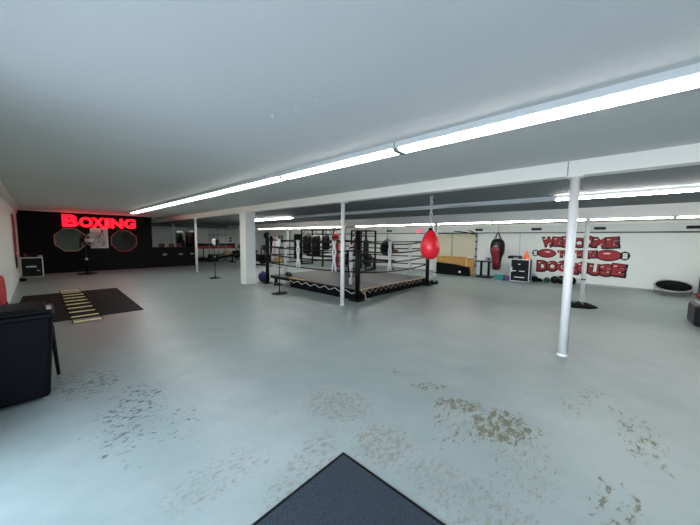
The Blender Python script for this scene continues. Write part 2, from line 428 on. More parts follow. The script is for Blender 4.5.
HK = [(1.47, 2.30), (1.51, 2.01), (1.52, 1.74)]
for (x, y, w) in ((HK[0][0], HK[0][1], 'first'), (HK[1][0], HK[1][1], 'middle'), (HK[2][0], HK[2][1], 'last')):
    t = thing('ceiling_hook', f'small white ceiling hook, {dict(first="leftmost", middle="middle one", last="rightmost")[w]} of the three in a line', 'hook', (x, y, Z1), group='small hooks in the ceiling')
    MB().lathe([(.014, 0), (.014, -.004), (.005, -.008)], seg=12).build('plate', FIXT, t)
    MB().tube([(0, 0, -.005), (.006, 0, -.014), (0, 0, -.022), (-.006, 0, -.016)], .0025, 6).build('eye', FIXT, t)

# ------------------------------------------------------------------ black wall: sign, mirrors, poster
sg = thing('boxing_sign', 'glowing red BOXING letter sign on the black wall above the mirrors', 'sign', (0, YB, 0))
lx = [(.76, .53, .55, 'B'), (1.31, .46, .47, 'O'), (1.74, .44, .46, 'X'), (2.20, .18, .46, 'I'), (2.42, .47, .46, 'N'), (2.93, .47, .47, 'G')]
for (x, w, h, ch) in lx:
    text_mb(ch, w, h, .07, T(x, -.09, 2.055), offset=.045).build('letter', LAMPRED, sg)
MB().box((2.1, -.010, 2.2), (2.5, .02, .03)).box((2.1, -.010, 2.45), (2.5, .02, .03)).build('mounting_rail', BLACK, sg)

def octo(w, h, k=.30): return [(-w/2+w*k, -h/2), (w/2-w*k, -h/2), (w/2, -h/2+h*k), (w/2, h/2-h*k), (w/2-w*k, h/2), (-w/2+w*k, h/2), (-w/2, h/2-h*k), (-w/2, -h/2+h*k)]
t = thing('octagonal_mirror', 'left octagonal mirror with a copper frame on the black wall', 'mirror', (1.0, YB, 1.47), group='octagonal mirrors')
MB().ring(octo(1.06, 1.04), octo(.99, .97), .05, T(0, -.055, 0)).build('frame', BROWNFR, t)
MB().prism(octo(1.0, .98), .012, T(0, -.03, 0)).build('glass', MIRROR, t)
t = thing('octagonal_mirror', 'right octagonal dark mirror with a thin red frame under the sign', 'mirror', (2.91, YB, 1.43), group='octagonal mirrors')
MB().ring(octo(1.03, 1.05), octo(.97, .99), .05, T(0, -.055, 0)).build('frame', REDFR, t)
MB().prism(octo(.98, 1.0), .012, T(0, -.03, 0)).build('glass', SMOKE, t)
t = thing('poster', 'white poster with black fighter silhouettes between the two octagonal mirrors', 'poster', (1.98, YB, 1.56))
MB().box((0, -.008, 0), (.64, .016, .96)).build('sheet', PAPER, t)
def fighter(mb, x, z, s, f):
    pts = lambda L: [(x+f*a*s, -.02, z+b*s) for a, b in L]
    mb.ball((x, -.02, z+.42*s), .055*s, (1, .15, 1), seg=10)
    mb.tube(pts([(0, .34), (-.02, .2), (0, .05)]), [.05*s, .07*s, .05*s], 6)
    mb.tube(pts([(0, .31), (.12, .28), (.24, .36)]), .028*s, 6); mb.tube(pts([(0, .3), (.10, .2), (.18, .26)]), .028*s, 6)
    mb.tube(pts([(0, .07), (.12, -.06), (.10, -.25)]), .035*s, 6); mb.tube(pts([(0, .07), (-.10, -.06), (-.17, -.24)]), .035*s, 6)
q = MB()
fighter(q, .10, .22, .42, 1); fighter(q, .02, -.08, .5, -1); fighter(q, .16, -.32, .36, 1)
for v in q.bm.verts: v.co.y = -.018+(v.co.y+.02)*.05
q.build('silhouette', BLACK, t)

# ------------------------------------------------------------------ pedestal fan
t = thing('pedestal_fan', 'large black pedestal fan standing in front of the poster on the black wall', 'fan', (1.38, 16.8, 0))
MB().lathe([(.36, 0), (.36, .02), (.30, .035), (.06, .05), (.04, .09)], seg=28).build('base', BLACK, t)
MB().cyl((0, 0, .06), (0, 0, 1.42), .024, seg=12).cyl((0, 0, .75), (0, 0, .85), .034, seg=12).build('pole', BLACK, t)
MB().box((0, -.04, .66), (.09, .05, .10), bev=.01).build('control_box', WHITEPL, t)
FM = T(.36, .05, 1.50) @ RZ(-.55) @ RX(PI/2)
MB().cyl((-.02, 0, 1.45), (.26, .02, 1.48), .075, .085, seg=18).build('motor', ALU, t)
g = MB()
for rr, zz in ((.34, 0), (.345, .05), (.34, .10), (.26, .125), (.17, .135), (.08, .14), (.26, -.025), (.17, -.035)):
    g.tube([(FM @ Vector((rr*math.cos(a*2*PI/32), rr*math.sin(a*2*PI/32), zz))) for a in range(32)], .005, 5, True)
for a in range(28):
    c, s_ = math.cos(a*2*PI/28), math.sin(a*2*PI/28)
    g.tube([FM @ Vector((r_*c, r_*s_, z_)) for r_, z_ in ((.05, .14), (.17, .137), (.26, .127), (.33, .10), (.345, .05), (.33, 0), (.26, -.025), (.1, -.04))], .003, 4)
g.build('guard', GREYMET, t)
bl = MB()
for a in range(3):
    poly = [(.05, -.03), (.16, -.11), (.29, -.12), (.31, .02), (.22, .09), (.05, .03)]
    bl.prism(poly, .006, FM @ T(0, 0, .05) @ RZ(a*2*PI/3) @ RX(PI/2+.35))
bl.cyl(FM @ Vector((0, 0, 0)), FM @ Vector((0, 0, .1)), .05, seg=14)
bl.build('blades', ALU, t)

# ------------------------------------------------------------------ cases with aluminium edges
def case(loc, w, d, h, label, rz=0.):
    t = thing('flight_case', label, 'case', loc, rz)
    MB().box((0, 0, h/2+.02), (w-.02, d-.02, h-.04)).build('body', BLACK, t)
    f = MB(); e = .03
    for sx in (-1, 1):
        for sy in (-1, 1): f.box((sx*(w/2-e/2), sy*(d/2-e/2), h/2+.02), (e, e, h-.04))
    for z in (.04, h-.015):
        for sx in (-1, 1): f.box((sx*(w/2-e/2), 0, z), (e, d, e))
        for sy in (-1, 1): f.box((0, sy*(d/2-e/2), z), (w, e, e))
    f.build('edge_frame', ALU, t)
    return t, w, d, h
t, *_ = case((-.21, 16.75, 0), .60, .45, .80, 'black case with pale metal edges in the corner of the black wall')
MB().box((-.02, -.235, .44), (.27, .02, .05)).build('name_plate', ALU, t)
MB().box((.16, -.235, .28), (.09, .02, .04), rot=(0, .3, 0)).build('sticker', GREYMET, t)
def shoe(loc, rz, m, label):
    t = thing('boxing_glove', label, 'boxing glove', loc, rz, 'gloves on the corner case')
    MB().ball((.06, 0, .07), .075, (1.25, .85, .9)).ball((.02, .06, .06), .035, (1.5, .8, .8)).build('mitt', m, t)
    MB().cyl((-.03, 0, .068), (-.13, 0, .068), .048, .055, seg=14).build('cuff', BLACK_LEATHER, t)
shoe((-.40, 16.70, .80), 1.2, DEEPRED, 'dark red boxing glove on top of the corner case')
shoe((-.19, 16.70, .80), .2, BLACK_LEATHER, 'black boxing glove on top of the corner case, beside the red one')
t = thing('towel', 'pale folded towel on top of the corner case', 'towel', (.02, 16.80, .80))
MB().box((0, 0, .02), (.12, .14, .04), bev=.015).box((.005, 0, .05), (.11, .13, .025), bev=.01).build('folds', GREYMET, t)
t = thing('floor_bag', 'small black bag on the floor against the left wall before the corner case', 'bag', (-.44, 15.6, 0))
MB().box((0, 0, .05), (.16, .22, .10), bev=.03).build('body', BLACK_CLOTH, t)
MB().tube([(0, -.07, .09), (0, -.05, .13), (0, .05, .13), (0, .07, .09)], .008, 6).build('handle', BLACK_CLOTH, t)

# ------------------------------------------------------------------ left wall hangings
t = thing('hanging_rope_set', 'red and black skipping ropes hanging down the left wall', 'skipping ropes', (XL, 14.0, 0))
MB().cyl((0, 0, 2.30), (.06, 0, 2.30), .012, seg=10).build('hook', BLACK, t)
for i in range(5):
    o = (i-2)*.06; b = MB()
    b.tube([(.04, .0, 2.30), (.05, o*1.5, 2.05), (.05, o*2.6, 1.6), (.05, o*2.4, 1.15), (.05, o*2, .95-.05*(i % 2))], .022, 7)
    b.build('rope', DEEPRED if i % 2 == 0 else BLACK_LEATHER, t)
for i in range(4):
    o = (i-1.5)*.10
    MB().tube([(.05, o*.8, 1.0), (.05, o*1.2, .85), (.05, o*1.7, .60+.05*(i % 2))], [.03, .022, .012], 7).build('handle', BLACK_LEATHER, t)
MB().box((.05, 0, 1.08), (.05, .16, .10), bev=.01).build('tie', WHITECL, t)
t = thing('round_shield', 'round red padded shield leaning low on the left wall behind the bin', 'pad', (XL+.01, 8.55, .44))
MB().lathe([(.02, 0), (.42, 0), (.44, .015), (.43, .04), (.38, .05), (.02, .05)], M=RY(PI/2), seg=40, sx=1, sy=1.2).build('pad', REDPAINT, t)
MB().tube([(.05, -.12, -.1), (.08, -.06, -.1), (.08, .06, -.1), (.05, .12, -.1)], .010, 6).build('strap', BLACK, t)

# ------------------------------------------------------------------ mats and agility ladder on the left
tag(MB().box((.585, 9.65, .006), (1.97, 3.85, .012), rot=(0, 0, -.02)).build('rubber_mat', BLACK_RUB), 'large black rubber floor mat lying under the yellow agility ladder', 'floor mat')
t = thing('agility_ladder', 'yellow and black agility ladder lying across the black mat', 'agility ladder', (.57, 9.68, .012))
for k in range(10):
    y = -2.3+k*.50
    MB().box((0, y, .008), (.44, .075, .008), bev=.002, rot=(0, 0, .02*math.sin(k*2.3))).build('rung', PALEYEL, t)
for s in (-1, 1): MB().tube([(s*.215+.006*math.sin(k), -2.38+k*.25, .010) for k in range(20)], .008, 5).build('strap', BLACK_CLOTH, t)

# ------------------------------------------------------------------ entrance mat in the foreground
t = thing('entrance_mat', 'dark blue-grey ribbed entrance mat in the foreground', 'door mat', (.88, .35, 0))
MB().box((0, 0, .006), (1.24, 2.12, .010)).build('rubber_backing', BLACK_RUB, t)
MB().box((0, 0, .013), (1.19, 2.07, .012), bev=.004).build('carpet', CARPET, t)

# ------------------------------------------------------------------ wheeled bin at lower left
t = thing('wheeled_bin', 'big black plastic wheeled bin with a lid at the left edge', 'bin', (-.235, 4.32, 0))
MB().box((0, 0, .455), (.60, .60, .85), bev=.035, taper=(.80, .82)).build('body', BLACK_PLAST, t)
b = MB().box((.0, 0, .865), (.62, .66, .05), bev=.02); b.build('rim', BLACK_PLAST, t)
MB().box((-.02, 0, .905), (.56, .62, .035), bev=.015).box((-.02, .02, .925), (.44, .50, .02), bev=.008).build('lid', BLACK_PLAST, t)
MB().box((.27, -.20, .935), (.035, .16, .02), bev=.008).build('grip_highlight', GREYMET, t)  # handle block at the lid edge, highlight put into its grey colour
for s in (-1, 1): MB().cyl((s*.20, .28, .08), (s*.25, .28, .08), .08, seg=20).build('wheel', BLACK_RUB, t)
MB().tube([(.285, .34, .62), (.30, .37, .3), (.315, .40, .015)], [.022, .020, .016], 8).build('prop_bar', BLACK, t)
MB().box((-.10, -.262, .10), (.03, .01, .02)).build('badge', GREYMET, t)

# ------------------------------------------------------------------ standing reflex balls
def reflex(x, y, label, h, m, split=False):
    t = thing('reflex_ball_stand', label, 'reflex ball', (x, y, 0), group='reflex balls on thin stands')
    MB().lathe([(.22, 0), (.22, .015), (.16, .03), (.03, .045), (.025, .09)], seg=24).build('base', BLACK, t)
    MB().cyl((0, 0, .05), (0, 0, h-.1), .013, .010, seg=10).cyl((0, 0, .5), (0, 0, .62), .02, seg=10).build('rod', BLACK, t)
    b = MB().lathe([(.02, -.14), (.06, -.11), (.10, -.04), (.11, .03), (.09, .10), (.04, .135), (.01, .14)], c=(0, 0, h), seg=20)
    b.build('ball', m, t)
    if split: MB().lathe([(.02, -.13), (.07, -.09), (.105, 0), (.09, .09), (.01, .13)], c=(.07, -.03, h), seg=20).build('dark_half', BLACK_LEATHER, t)
    return t
reflex(4.80, 11.79, 'slim reflex ball stand with a white and black head between pole and square column', 1.47, WHITEPL, True)
t = thing('barrier_post', 'thin black stand on a flat base before the left side of the ring', 'stand', (4.79, 7.19, 0))
MB().lathe([(.24, 0), (.24, .012), (.14, .03), (.03, .045), (.022, .09)], seg=24).build('base', BLACK, t)
MB().cyl((0, 0, .04), (0, 0, 1.42), .014, .012, seg=10).build('rod', BLACK, t)
MB().lathe([(.02, 1.40), (.045, 1.43), (.05, 1.50), (.045, 1.60), (.02, 1.63)], seg=16).build('head', WHITEPL, t)
MB().tube([(.0, 0, 1.6), (.06, 0, 1.58), (.07, 0, 1.48), (.03, 0, 1.36)], .012, 6).build('strap', BLACK_CLOTH, t)

# ------------------------------------------------------------------ boxing ring
A, B, Cc, D = Vector((5.62, 9.2, 0)), Vector((5.70, 4.9, 0)), Vector((9.52, 4.82, 0)), Vector((9.50, 9.12, 0))
ring = thing('boxing_ring', 'low black boxing ring with white corner pads and black ropes', 'boxing ring', (7.6, 7.0, 0))
O = Vector((7.6, 7.0, 0))
l = lambda v, z=0.: Vector((v.x-O.x, v.y-O.y, z))
MB().box((0, .02, .235), (3.80, 4.22, .09), bev=.01).build('platform', BLACK, ring)
MB().box((0, .02, .290), (3.84, 4.26, .022), bev=.008).build('canvas', mat('ring_canvas', (.022, .022, .021), .42, var=.5, vscale=2.2, spec=.2), ring)
for i in range(3):
    for j in range(3):
        MB().box((-1.75+1.75*i, -2.0+2.0*j, .095), (.09, .09, .19)).build('platform_foot', BLACK, ring)
for v in (A, B, Cc, D):
    p = l(v)
    MB().box((p.x, p.y, .015), (.32, .32, .03), bev=.005).build('foot_plate', BLACK, ring)
    MB().cyl((p.x, p.y, .03), (p.x, p.y, 1.86 if v is not Cc else 1.62), .065, seg=18).build('post', BLACK, ring)
def inset(v, d=.42): 
    c = Vector((-.0, 0, 0)); q = l(v); dd = (-q).normalized(); return q + dd*d
pads = [Vector((6.23-O.x, 8.95-O.y, 0)), Vector((6.22-O.x, 5.62-O.y, 0)), Vector((9.28-O.x, 5.42-O.y, 0)), Vector((9.1-O.x, 8.7-O.y, 0))]
for q in pads:
    MB().cyl((q.x, q.y, .30), (q.x, q.y, 1.50), .055, seg=18).build('corner_pad', WHITECL, ring)
for q, v in zip(pads, (A, B, Cc, D)):
    p = l(v); s = MB()
    for z in (.78, 1.06, 1.34, 1.60): s.tube([(p.x, p.y, z), ((p.x+q.x)/2, (p.y+q.y)/2, z-.01), (q.x, q.y, min(z-.02, 1.48))], .014, 6)
    s.build('turnbuckle', BLACK, ring)
import itertools
for (u, v) in ((A, B), (B, Cc), (Cc, D), (D, A)):
    a, b = l(u), l(v); n = (b-a).cross(Vector((0, 0, 1))).normalized()
    for z in (.77, 1.06, 1.34, 1.60):
        pts = []
        for k in range(13):
            f = k/12; sag = (.05 if u is not B else .10)*4*f*(1-f)
            pts.append(a.lerp(b, f) + Vector((0, 0, z-sag)))
        MB().tube(pts, .021, 7).build('rope', BLACK, ring)
def spacer(p, w=.04):
    s = MB()
    for o in (-w, w):
        d = Vector((0, o, 0)) if abs(p[2]) else Vector((o, 0, 0))
        q = Vector((p[0]-O.x, p[1]-O.y, 0)) + d
        s.tube([(q.x+(d.x*.4), q.y+(d.y*.4), 1.60), (q.x-d.x*.5, q.y-d.y*.5, 1.45), (q.x+d.x*.5, q.y+d.y*.5, 1.28), (q.x-d.x*.6, q.y-d.y*.6, 1.06), (q.x+d.x*.3, q.y+d.y*.3, .9), (q.x+d.x*.8, q.y+d.y*.8, .72)], .026, 7)
    s.build('rope_spacer', WHITECL, ring)
spacer((5.60, 7.35, 1)); spacer((5.62, 5.72, 1)); spacer((7.05, 4.80, 0))
# apron and lacing
def lacing(a, b, n, m, z=.27, drop=.09):
    pts = []
    for k in range(2*n+1):
        f = k/(2*n); p = a.lerp(b, f); pts.append((p.x, p.y, z if k % 2 == 0 else z-drop))
    return MB().tube(pts, .011, 5)
W0, W1 = Vector((-1.935, -2.14, 0)), Vector((-1.935, .9, 0))
MB().box((-1.915, -.62, .13), (.02, 3.0, .25)).build('apron', BLACK_CLOTH, ring)
lacing(W1, W0, 7, WHITELACE, .25, .08).build('lacing', WHITELACE, ring)
MB().box((0, -2.10, .14), (3.80, .02, .26)).build('apron', BLACK_CLOTH, ring)
MB().box((.0, -2.135, .285), (3.7, .05, .04), bev=.01).build('edge_trim', TAN, ring)
lacing(Vector((-1.80, -2.14, 0)), Vector((1.6, -2.14, 0)), 13, TAN, .26, .11).build('lacing', TAN, ring)
MB().tube([(-1.72, -2.16, .26), (-1.66, -2.19, .14), (-1.70, -2.23, .03), (-1.60, -2.3, .012), (-1.45, -2.28, .012)], .014, 6).build('loose_lace', TAN, ring)
MB().box((-1.86, .62, .306), (.12, .8, .012)).build('edge_tape', YELLOW, ring)
# things on and at the ring
def glove_pair(name, lab, loc, rz):
    t = thing(name, lab, 'boxing gloves', loc, rz)
    MB().ball((.09, .09, .075), .085, (1.3, .9, .88)).ball((.02, .0, .075), .085, (1.3, .9, .88), RZ(.5)).build('mitt', BLACK_LEATHER, t)
    MB().cyl((.16, .10, .07), (.28, .13, .07), .055, .06, seg=14).cyl((-.06, -.05, .07), (-.17, -.10, .07), .055, .06, seg=14).build('cuff', BLACK_LEATHER, t)
glove_pair('boxing_gloves', 'pair of black boxing gloves lying on the ring canvas near its left corner', (5.95, 8.32, .302), .6)
t = thing('hanging_gloves', 'black boxing gloves hung over the top of the left ring post', 'boxing gloves', (5.62, 9.2, 0))
MB().ball((-.08, -.05, 1.74), .085, (1, .9, 1.3)).ball((.13, -.07, 1.60), .085, (.8, .9, 1.5)).build('mitt', BLACK_LEATHER, t)
MB().tube([(-.08, -.05, 1.8), (0, -.02, 1.90), (.10, -.06, 1.78)], .012, 6).cyl((.13, -.07, 1.5), (.11, -.07, 1.1), .045, .03, seg=10).build('strap', BLACK_CLOTH, t)
t = thing('wall_corner_rope', 'curved black tube hanging beside the front ring corner post', 'rope', (5.55, 5.05, 0))
t.name = 'hanging_strap'
MB().tube([(.0, .0, .62), (-.02, .05, 1.0), (-.02, .06, 1.30), (.02, .02, 1.42), (.08, -.08, 1.44)], .02, 8).build('strap_loop', BLACK_CLOTH, t)
t = thing('gym_ball', 'navy blue sack leaning on the floor behind the square column', 'sack', (5.70, 9.62, 0))
t.name = 'navy_sack'
MB().ball((0, 0, .19), .19, (1.0, 1.0, 1.0), RY(.3)).ball((.10, -.05, .10), .13, (1, 1, .75)).build('body', NAVY, t)
MB().tube([(-.02, 0, .37), (-.05, 0, .42), (-.02, .03, .40)], .02, 6).build('neck', NAVY, t)
t = thing('loose_shoes', 'small black pair of shoes on the floor under the ring edge', 'shoes', (5.60, 8.5, 0))
for s in (-1, 1):
    MB().box((s*.07, 0, .02), (.09, .26, .03), bev=.01).ball((s*.07, .06, .045), .045, (1, 1.5, .8)).build('shoe', BLACK_LEATHER, t)
t = thing('weight_plate', 'small black bag under the ring platform behind the thin stand', 'bag', (6.3, 8.15, 0))
t.name = 'kit_bag'
MB().ball((0, 0, .08), .12, (1.6, 1, .66)).build('body', BLACK_CLOTH, t)
MB().tube([(-.1, 0, .13), (0, -.02, .17), (.1, 0, .13)], .01, 6).build('handle', BLACK_CLOTH, t)

# ------------------------------------------------------------------ red teardrop bag on a chain
def chain(t, x, y, z0, z1, m=CHAINM, lk=.045, r=.006, name='chain'):
    mb = MB(); n = max(1, int((z1-z0)/(lk*.8))); st = (z1-z0)/n
    for i in range(n):
        zc = z0+st*(i+.5); pts = []
        for k in range(10):
            a = k*2*PI/10; u = .4*lk*math.cos(a); w = .58*lk*math.sin(a)
            pts.append((x+(u if i % 2 else 0), y+(0 if i % 2 else u), zc+w))
        mb.tube(pts, r, 5, True)
    return mb.build(name, m, t)
t = thing('teardrop_bag', 'bright red teardrop punch bag hanging on a steel chain by the ring', 'punch bag', (5.49, 2.74, 0))
chain(t, 0, 0, 1.92, 2.56, lk=.07, r=.009)
MB().lathe([(.02, -.31), (.09, -.295), (.155, -.235), (.19, -.15), (.20, -.06), (.185, .04), (.145, .15), (.095, .24), (.06, .285), (.03, .30)], c=(0, 0, 1.555), seg=32).build('bag', RED_LEATHER, t)
MB().cyl((0, 0, 1.845), (0, 0, 1.90), .045, .035, seg=14).build('cap', BLACK_LEATHER, t)
MB().tube([(0, 0, 1.9), (.012, 0, 1.915), (0, 0, 1.93), (-.012, 0, 1.915)], .005, 5, True).build('shackle', STEEL, t)
# heap at the pole foot
def heap(x, y, rx, ry, h, label, name, m, rz=0):
    t = thing(name, label, 'bag', (x, y, 0), rz); b = MB()
    prof = [(1.0, 0), (1.02, .2), (.85, .55), (.5, .85), (.02, 1.0)]
    b.lathe([(r_*rx, z_*h) for r_, z_ in prof], seg=30, sy=ry/rx)
    for v in b.bm.verts:
        a = math.atan2(v.co.y, v.co.x); k = 1+.07*math.sin(3*a+.5)+.04*math.sin(7*a)
        v.co.x *= k; v.co.y *= k; v.co.z *= 1+.12*math.sin(5*a)
        v.co.z = max(v.co.z, 0)
    b.build('body', m, t); return t
t = heap(9.30, .46, .36, .34, .10, 'flat black bag heaped at the foot of the rear white pole', 'floor_bag', BLACK_CLOTH)
MB().tube([(-.15, -.1, .08), (-.1, 0, .15), (-.12, .12, .09)], .014, 6).build('handle', GREYMET, t)
t = thing('chain_coil', 'coil of dark rope around the foot of the pole by the ring', 'rope', (9.90, 4.82, 0))
MB().tube([(.26*math.cos(k*.5)*(1-.002*k), .22*math.sin(k*.5), .015+.0025*k) for k in range(40)], .018, 6).build('coil', BLACK, t)
t.name = 'rope_coil'
MB().tube([(-.2, 0, .08), (-.12, -.06, .22), (-.03, -.1, .32), (.05, -.1, .20), (.1, -.14, .05)], .02, 6).build('loose_end', GREYMET, t)

# ------------------------------------------------------------------ racks with hanging bags behind the ring
def rack(x, y, w, d, h, label, bars=True):
    t = thing('power_rack', label, 'rack', (x, y, 0), group='black steel bag racks')
    for sx in (-1, 1):
        for sy in (-1, 1): MB().box((sx*d/2, sy*w/2, h/2), (.07, .07, h)).build('upright', BLACK, t)
    for sx in (-1, 1):
        MB().box((sx*d/2, 0, h-.03), (.06, w, .06)).build('crossbar', BLACK, t)
        MB().box((sx*d/2, 0, h-.30), (.05, w, .05)).build('crossbar', BLACK, t)
    for sy in (-1, 1):
        MB().box((0, sy*w/2, h-.03), (d, .06, .06)).build('side_bar', BLACK, t)
        MB().box((0, sy*w/2, .05), (d, .07, .07)).build('side_bar', BLACK, t)
    MB().tube([(-d/2, -w/2, h-.4), (-d/2, -w/2+.35, h-.05)], .02, 6).tube([(-d/2, w/2, h-.4), (-d/2, w/2-.35, h-.05)], .02, 6).build('brace', BLACK, t)
    return t
t = rack(11.75, 13.0, 2.9, .9, 2.22, 'wide black steel rack behind the left side of the ring')
MB().box((-.45, -.55, 1.11), (.07, .07, 2.22)).build('upright', BLACK, t)
for z in (.52, .80, 1.1, 1.40): MB().box((.40, 0, z), (.05, 2.9, .06)).build('crossbar', BLACK, t)
MB().box((-.1, -.1, .60), (.55, 2.4, .10), bev=.02).build('padded_shelf', BLACK_LEATHER, t)
t2 = rack(11.75, 9.72, 1.0, .8, 2.12, 'narrow black steel rack behind the front corner post of the ring')
def heavy(x, y, z0, z1, r, top, m, label, straps=True, strapm=BLACK, cone=False):
    t = thing('heavy_bag', label, 'punch bag', (x, y, 0), group='heavy bags hung behind the ring')
    L = z1-z0
    prof = [(r*.5, z0), (r*.9, z0+.02), (r, z0+.06), (r*1.02, z0+L*.5), (r, z1-.08), (r*.85, z1-.02), (r*.3, z1)]
    MB().lathe(prof, seg=24).build('bag', m, t)
    MB().lathe([(r*1.04, z1-.26), (r*1.05, z1-.24), (r*1.05, z1-.20), (r*1.04, z1-.18)], seg=24, caps=False).build('band', strapm, t)
    s = MB()
    for a in range(3): s.tube([(r*.8*math.cos(a*2.09), r*.8*math.sin(a*2.09), z1-.03), (0, 0, z1+min(.22, (top-z1)*.6))], .010, 5)
    s.build('straps', BLACK, t)
    chain(t, 0, 0, z1+min(.22, (top-z1)*.6), top, BLACK, lk=.05, r=.007)
    return t
heavy(11.3, 13.9, .72, 1.90, .27, Z3, BLACK_LEATHER, 'wide black heavy bag at the left end of the wide rack')
heavy(11.35, 13.1, .55, 1.85, .25, Z3, BLACK_LEATHER, 'black heavy bag in the middle of the wide rack')
heavy(11.4, 12.3, 1.0, 1.85, .22, Z3, BLACK_LEATHER, 'shorter black heavy bag beside the post of the wide rack')
heavy(11.1, 11.2, .12, 1.95, .20, Z3, DEEPRED, 'long deep red heavy bag half hidden by the pole before the ring')
heavy(11.5, 9.95, .80, 1.72, .17, Z3, MAROON, 'maroon heavy bag hanging inside the narrow rack')
heavy(11.4, 9.25, .35, 1.62, .14, Z3, BLACK_LEATHER, 'slim black heavy bag beside the maroon one in the narrow rack')
t = thing('uppercut_bag', 'round black wrecking ball bag hung by cord over the right ring ropes', 'punch bag', (11.0, 7.65, 0))
MB().lathe([(.04, .88), (.15, .90), (.29, 1.00), (.34, 1.20), (.31, 1.42), (.19, 1.60), (.06, 1.66)], seg=26).build('bag', BLACK_LEATHER, t)
MB().cyl((.05, -.2, 1.12), (.1, -.52, 1.12), .085, .07, seg=14).build('red_strap_end', MAROON, t)
MB().cyl((0, 0, 1.65), (0, 0, Z3), .008, seg=6).cyl((0, 0, 1.65), (0, 0, 1.78), .03, .012, seg=10).build('cord', BLACK, t)
t = thing('weight_bench', 'black padded weight bench between the ring and the white wall', 'bench', (12.8, 9.2, 0))
MB().box((0, 0, .50), (.32, 1.5, .10), bev=.03).build('pad', BLACK_LEATHER, t)
MB().box((0, .85, .62), (.34, .5, .10), bev=.03, rot=(.5, 0, 0)).build('backrest', BLACK_LEATHER, t)
for s in (-1, 1):
    MB().box((0, s*.6, .225), (.06, .06, .45)).box((0, s*.6, .025), (.5, .07, .05)).build('leg', BLACK, t)
t = thing('dumbbell_rack', 'low black dumbbell rack along the white wall left of the bench', 'rack', (13.5, 11.6, 0))
for z in (.25, .60): MB().box((0, 0, z), (.35, 1.8, .05)).build('shelf', BLACK, t)
for s in (-1, 1): MB().box((0, s*.88, .36), (.4, .06, .72)).build('side_frame', BLACK, t)
db = None
for j, z in enumerate((.325, .675)):
    for k in range(8):
        lab = 'black hexagonal dumbbell resting on the low rack by the white wall'
        loc = (13.47, 10.85+k*.21, z)
        if db is None:
            db = thing('dumbbell', lab, 'dumbbell', loc, 0, 'dumbbells on the low rack')
            MB().cyl((-.07, 0, 0), (.07, 0, 0), .016, seg=10).build('handle', STEEL, db)
            for s in (-1, 1): MB().cyl((s*.06, 0, 0), (s*.14, 0, 0), .055, seg=6).build('weight', BLACK_RUB, db)
        else: dup(db, loc, 0, lab)

# towels and yellow stool left, seen behind the post
t = thing('towel_rail', 'black freestanding rail holding the pale towels behind the ring', 'rail', (9.0, 13.95, 0))
for s in (-1, 1):
    MB().cyl((0, s*.42, .02), (0, s*.42, 1.78), .016, seg=8).box((0, s*.42, .012), (.35, .05, .024)).build('leg', BLACK, t)
MB().cyl((0, -.42, 1.76), (0, .42, 1.76), .014, seg=8).build('rail', BLACK, t)
def towel(y, w, z0, m, lab, x=9.0):
    t = thing('hanging_towel', lab, 'towel', (x, y, 0), group='towels hung on the rail')
    b = MB(); n = 10
    prof = [(-.025, z0), (-.02, 1.2), (-.018, 1.77), (0, 1.785), (.018, 1.77), (.02, 1.1), (.022, z0+.25)]
    rows = []
    for k in range(n+1):
        yy = -w/2+w*k/n; rows.append([b.bm.verts.new((px+.012*math.sin(k*1.9)*(1.8-pz), yy, pz)) for px, pz in prof])
    for r1, r2 in zip(rows, rows[1:]):
        for i in range(len(prof)-1): b.bm.faces.new((r1[i], r1[i+1], r2[i+1], r2[i])).smooth = True
    o = b.build('cloth', m, t); md = o.modifiers.new('thick', 'SOLIDIFY'); md.thickness = .006
towel(14.15, .26, .45, WHITECL, 'white towel hanging on the rail behind the left ring post')
towel(13.93, .14, .5, PINKCL, 'pink towel hanging beside the white one on the rail')
towel(13.72, .22, .55, WHITECL, 'narrow white towel hanging right of the pink one on the rail')
t = thing('step_stool', 'yellow plastic step stool behind the left corner of the ring', 'stool', (10.9, 16.6, 0))
MB().box((0, 0, .36), (.42, .55, .05), bev=.015).build('seat', YELLOW, t)
for sx in (-1, 1):
    for sy in (-1, 1): MB().box((sx*.17, sy*.22, .17), (.05, .07, .34), rot=(sy*.06, -sx*.06, 0)).build('leg', YELLOW, t)
MB().box((0, -.2, .2), (.36, .04, .16)).build('side_panel', YELLOW, t)

# ------------------------------------------------------------------ far gym seen between the poles
def arch_poly(w, h):
    pts = [(-w/2, 0), (w/2, 0)]
    for k in range(9): a = k*PI/8; pts.append((w/2*math.cos(a), h-w/2*.6+w/2*.6*math.sin(a)))
    return pts
for (x, w, lab) in ((6.75, .46, 'narrow arched mirror on the far wall, left of the pair'), (7.45, .66, 'wider arched mirror on the far wall, right of the pair')):
    t = thing('arched_mirror', lab, 'mirror', (x, YF, .95), group='arched mirrors on the far wall')
    MB().prism(arch_poly(w, 1.2), .015, T(0, -.025, 0)).build('glass', SMOKE, t)
    MB().ring(arch_poly(w+.04, 1.22), arch_poly(w-.03, 1.19), .03, T(0, -.035, 0)).build('frame', GREYMET, t)
t = thing('punching_dummy', 'dark torso punching dummy on a stand behind the black half wall', 'punching dummy', (5.82, 19.2, 0))
MB().lathe([(.27, 0), (.27, .2), (.22, .3), (.07, .36), (.05, .75), (.12, .85)], seg=24).build('stand', BLACK, t)
MB().lathe([(.12, .84), (.17, .95), (.17, 1.1), (.22, 1.3), (.23, 1.42), (.16, 1.5), (.07, 1.54), (.065, 1.58)], seg=24, sy=.62).build('torso', BLACK_RUB, t)
MB().ball((0, -.01, 1.68), .10, (.85, 1, 1.2)).ball((0, -.105, 1.67), .02, (.8, 1, 1.3)).build('head', BLACK_RUB, t)
